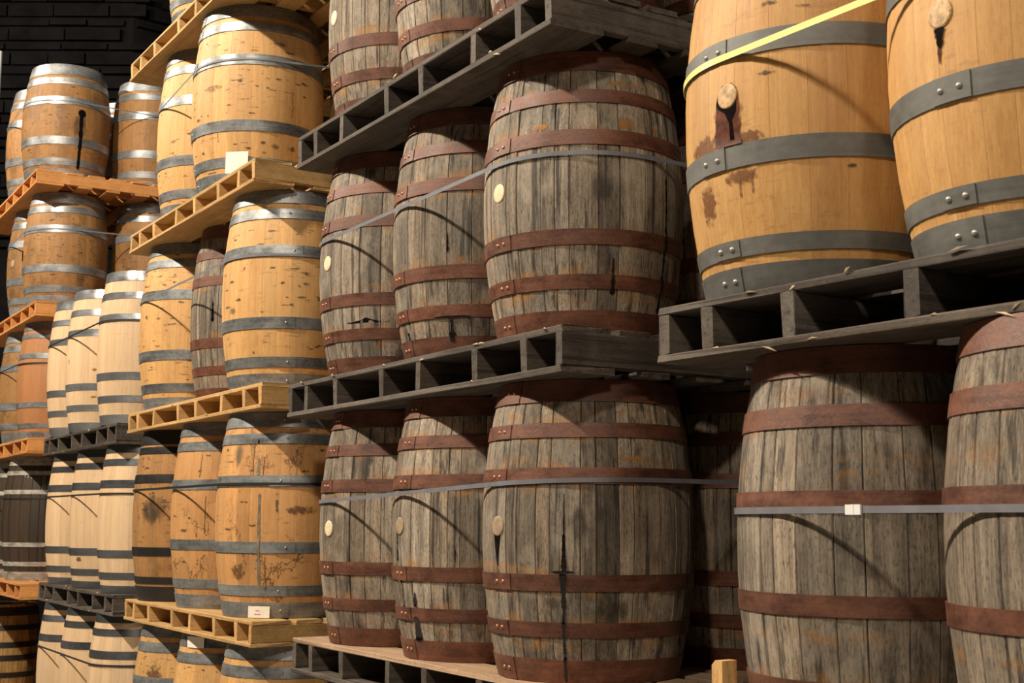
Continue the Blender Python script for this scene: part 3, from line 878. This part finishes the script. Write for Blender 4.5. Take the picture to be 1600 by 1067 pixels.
paper('h3b', 41.5, 62, .062, .178, .006, 0, 2, 'crumpled white paper patch')
paper('h1c', 34.5, 54.5, .002, .058, .003, 2, 3, 'white paper tag at the foot')
paper('h0b', 12.5, 36, .928, .985, .003, 0, 4, 'white paper tag on the top hoop')
stain('h3b', 78, 91, .192, .238, 'stain_dark', label='dark scuff'); stain('h3b', 95, 108, .19, .24, 'stain_dark', label='dark scuff')
stain('h3b', 50, 57, .545, .575, 'stain_dark', label='dark scuff'); stain('h3b', 5, 50, .49, .57, 'stain_scratch', label='scratch'); stain('h3b', 74, 100, .76, .80, 'stain_dark', label='dark scuff')
drip('h1c', 'leak_stain', 45.2, .60, .16, 2.0, 2.2, 'grey_mark', 41, 40, wander=.12, jag=.25, label='grey streak down the middle')
drip('h1c', 'leak_stain', 42.8, .775, .69, 1.6, 3.2, 'grey_mark', 42, 12, wander=.1, jag=.2)
drip('h1c', 'leak_stain', 38.4, .86, .69, .6, .8, 'mark_brown', 43, 26, wander=1.2, label='brown crack-like mark')
drip('h1c', 'leak_stain', 47.5, .78, .69, .7, .8, 'mark_brown', 44, 20, wander=.8)
drip('h1c', 'leak_stain', 41.5, .865, .845, 1.4, 1.0, 'leak_black', 45, 6, wander=.3)
drip('h1c', 'leak_stain', 59, .57, .51, 1.8, 1.0, 'scuff', 46, 10, wander=.6)
drip('h1c', 'leak_stain', 50.5, .30, .13, .6, .9, 'mark_brown', 47, 30, wander=1.0)
stain('h1c', 14, 30, .70, .88, 'stain_grey', label='grey smudge'); stain('h1c', 10, 40, .15, .30, 'stain_brown', label='brown water mark'); stain('h1c', 55, 100, .48, .56, 'stain_brown', label='brown water mark')
drip('h1b', 'leak_stain', 36, .83, .70, .7, .9, 'mark_brown', 48, 24, wander=1.0)
drip('h1b', 'leak_stain', 44, .60, .40, .7, 1.0, 'mark_brown', 49, 24, wander=.8)
stain('h1a', 5, 60, .40, .66, 'stain_dark', label='dark stain')
stain('h2c', 5, 20, .36, .42, 'stain_dark', label='dark scuff')
drip('h2b', 'leak_stain', 33, .56, .44, 1.2, 3.0, 'leak_black', 50, 12, wander=.3, label='black leak mark')
stain('h0c', 10, 45, .55, .80, 'stain_brown', label='brown water mark'); stain('h0a', 10, 50, .55, .84, 'stain_brown', label='brown water mark')
def scuffs(key, a_from, a_to, count, seed):
    """scattered short horizontal knocks and scratches, one mesh per barrel"""
    style, H, Rb, Rh = INFO[key]
    rng = random.Random(seed); verts = []; faces = []; fade = []
    bands = STYLES[style][4]
    allb = [(x, y) for x, y in bands] + [(1-y, 1-x) for x, y in bands]
    for q in range(count):
        ac = rng.uniform(a_from, a_to); zc = rng.uniform(.09, .91)
        if any(x - .02 < zc < y + .02 for x, y in allb): continue
        hw = rng.uniform(2, 9); hz = rng.uniform(.004, .016); tilt = rng.uniform(-.004, .004)
        base = len(verts); nu, nz = 8, 4
        for i in range(nz + 1):
            for j in range(nu + 1):
                fx, fz = 2*j/nu - 1, 2*i/nz - 1
                z = (zc + fz * hz + fx * tilt) * H; R = belly(H, Rb, Rh, z) + .001
                t = math.radians(-90 + ac + fx * hw)
                verts.append((R*math.cos(t), R*math.sin(t), z)); fade.append(max(0, min(1, 1.4 * (1 - math.hypot(fx, fz)))))
        for i in range(nz):
            for j in range(nu):
                p = base + i*(nu+1) + j; faces.append((p, p+1, p+nu+2, p+nu+1))
    me = mesh_from('scuff_marks', verts, faces, MAT['stain_scuff'], True)
    me.attributes.new('fade', 'FLOAT', 'POINT').data.foreach_set('value', fade)
    o = link('scuff_marks', me, ROOT[key]); o['label'] = 'dark scuffs and scratches'; o['kind'] = 'stuff'
MAT['stain_scuff'] = stain_mat('stain_scuff', (.06, .03, .012), .6, .28, .50, 70, .85)
for i, (key, a0, a1, cnt) in enumerate((('h2a', -5, 75, 46), ('h2c', -5, 110, 44), ('h3b', -5, 115, 40), ('h3a', 0, 60, 14), ('h1b', 0, 70, 18), ('h1c', 0, 110, 16), ('h1a', 0, 60, 26),
                                        ('f4a', 10, 120, 20), ('f3a', 10, 120, 40), ('f3b', 10, 110, 20), ('f2b', 20, 90, 26), ('h0a', 0, 60, 20), ('h0b', 0, 70, 18), ('h0c', 0, 90, 20), ('r2a', 20, 80, 12))):
    scuffs(key, a0, a1, cnt, 900 + i)
# far and pale stacks
film('f4a', 'leak_stain', [(.545, 93.5, 100), (.57, 91.5, 102), (.595, 92.5, 101), (.605, 95, 99)], 'leak_black', .003, label='dark bung hole')
drip('f4a', 'leak_stain', 96.2, .56, .10, 5.0, 4.4, 'leak_black', 61, 30, wander=.2, jag=.2, label='black leak below the bung')
stain('f4a', 80, 110, .30, .62, 'stain_dark', label='dark wet stain')
film('f3a', 'leak_stain', [(.42, -10, -2), (.45, -14, 0), (.49, -15, 0), (.52, -11, -3)], 'leak_black', .004, label='dark bung on the left side')
film('p21', 'leak_stain', [(.232, 54, 57), (.238, 52, 62), (.245, 55, 60)], 'leak_amber', .001); film('p21', 'leak_stain', [(.418, 56, 57.5), (.43, 53, 61), (.437, 56, 58)], 'leak_amber', .001)
drip('p11', 'leak_stain', 24, .225, .195, 7, 9, 'mark_brown', 63, 8, wander=.5); film('p21', 'leak_stain', [(.48, 7.4, 8.2), (.50, 8, 9), (.51, 8.6, 9.2)], 'leak_black', .001)

# ------------------------------------------------------------------ strap seal, timber block, splinters
ox, oy, zt, u, n, L, phi = frame('right', 1)
v, f = box_data(-.022, .022, -.0022, .0022, -.0105, .0105)
v2, f2 = box_data(-.003, .003, -.0032, .0032, -.0108, .0108)
f = f + [tuple(i + 8 for i in q) for q in f2]; v = v + v2
sx, sy = .574, .33 - .322 - .0085
seal = link('strap_seal', mesh_from('strap_seal', v, f, MAT['seal_metal']), None, (ox + u[0]*sx + n[0]*(-.0240), oy + u[1]*sx + n[1]*(-.0240), zt + .551), phi - .094)
tag(seal, 'shiny metal strap seal crimped on the grey strap at right', 'strap seal')
def block_mesh():
    w, d, h, c = .036, .048, .195, .012
    pr = [(0, 0), (w, 0), (w, h), (c, h), (0, h - c)]
    vv = [(x, 0, z) for x, z in pr] + [(x, d, z) for x, z in pr]
    ff = [(0, 1, 2, 3, 4), (9, 8, 7, 6, 5)] + [(i, i + 5, (i + 1) % 5 + 5, (i + 1) % 5) for i in range(5)]
    return mesh_from('timber_block', vv, ff, MAT['light_pallet'])
bl = link('timber_block', block_mesh(), None, (ox + u[0]*.026 + n[0]*.085, oy + u[1]*.026 + n[1]*.085, zt), phi)
tag(bl, 'light wooden block standing beside the strapped grey barrel, bottom right', 'wood block')
rng = random.Random(77)
def splinter_mesh(i):
    l = (.022, .035, .05)[i]
    vv = [(0, -.003, 0), (0, .003, .001), (l, .001, .004), (l*.5, -.004, .006), (l*.4, .002, .007)]
    ff = [(0, 1, 4, 3), (3, 4, 2), (0, 3, 2), (1, 2, 4), (0, 2, 1)]
    return mesh_from('splinter', vv, ff, MAT['bung_pale'])
SPL = [splinter_mesh(i) for i in range(3)]
for (st, k), cnt in ((('mid', 3), 5), (('mid', 2), 8), (('right', 2), 14), (('pale', 2), 3), (('pale', 1), 6), (('honey', 2), 3)):
    S = STACKS[st]; t = S['t']; L = S['tiers'][k][2]
    for i in range(cnt):
        x = (0 if st == 'right' else -L) + rng.uniform(.02, L - .05)
        o = link('splinter', SPL[i % 3], PALLET[(st, k)], (x, rng.uniform(-.003, .001), rng.choice((t - .004, t - .019, .018, .004)) ))
        o.rotation_euler = (rng.uniform(-.6, .3), rng.uniform(-.5, .5), rng.uniform(-.3, .1))

# ------------------------------------------------------------------ dark block wall far behind, at top left
def wall_blocks(parent, origin, direction, length, z0, z1, seed):
    """coursed blocks standing proud of the wall, each a part"""
    rng = random.Random(seed)
    nx, ny = direction[1], -direction[0]
    meshes = {}
    z = z0; row = 0
    ang = math.atan2(direction[1], direction[0])
    while z < z1:
        h = .205 if row % 2 else .13
        x = (row % 3) * .17
        while x < length:
            w = rng.choice((.5, .62, .75))
            if (w, h) not in meshes:
                vv, ff = box_data(.012, w - .012, -.07, 0, .012, h - .035)
                meshes[(w, h)] = mesh_from('block', vv, ff, dark_wall)
            o = link('block', meshes[(w, h)], parent, (origin[0] + direction[0]*x + nx*rng.uniform(-.02, .02), origin[1] + direction[1]*x + ny*rng.uniform(-.02, .02), z), ang)
            x += w
        z += h; row += 1
cx_, cy_ = -5.08, 17.0
wl = struct('wall_left', (-16, cx_, cy_, cy_ + .3, 0, 11), dark_wall)
wall_blocks(wl, (cx_ - 2.6, cy_), (1, 0), 2.45, 5.2, 8.6, 3)
vv, ff = box_data(0, 16, 0, .3, 0, 11)
wr = link('wall_right', mesh_from('wall_right', vv, ff, dark_wall), None, (cx_, cy_, 0), math.radians(38)); wr['kind'] = 'structure'
wall_blocks(wr, (0.02, 0), (1, 0), 1.9, 5.2, 8.6, 4)
vv, ff = [], []
for i in range(10):
    a = 2*math.pi*i/10; vv += [(.03*math.cos(a), .03*math.sin(a), 0), (.03*math.cos(a), .03*math.sin(a), 6.75)]
ff = [(2*i, 2*((i+1) % 10), 2*((i+1) % 10)+1, 2*i+1) for i in range(10)] + [tuple(range(0, 20, 2))[::-1], tuple(range(1, 20, 2))]
po = link('steel_post', mesh_from('steel_post', vv, ff, plain('pale_paint', (.5, .5, .5), .5)), None, (-5.60, 13.9, 0))
tag(po, 'thin pale upright post at the left edge near the top', 'post')
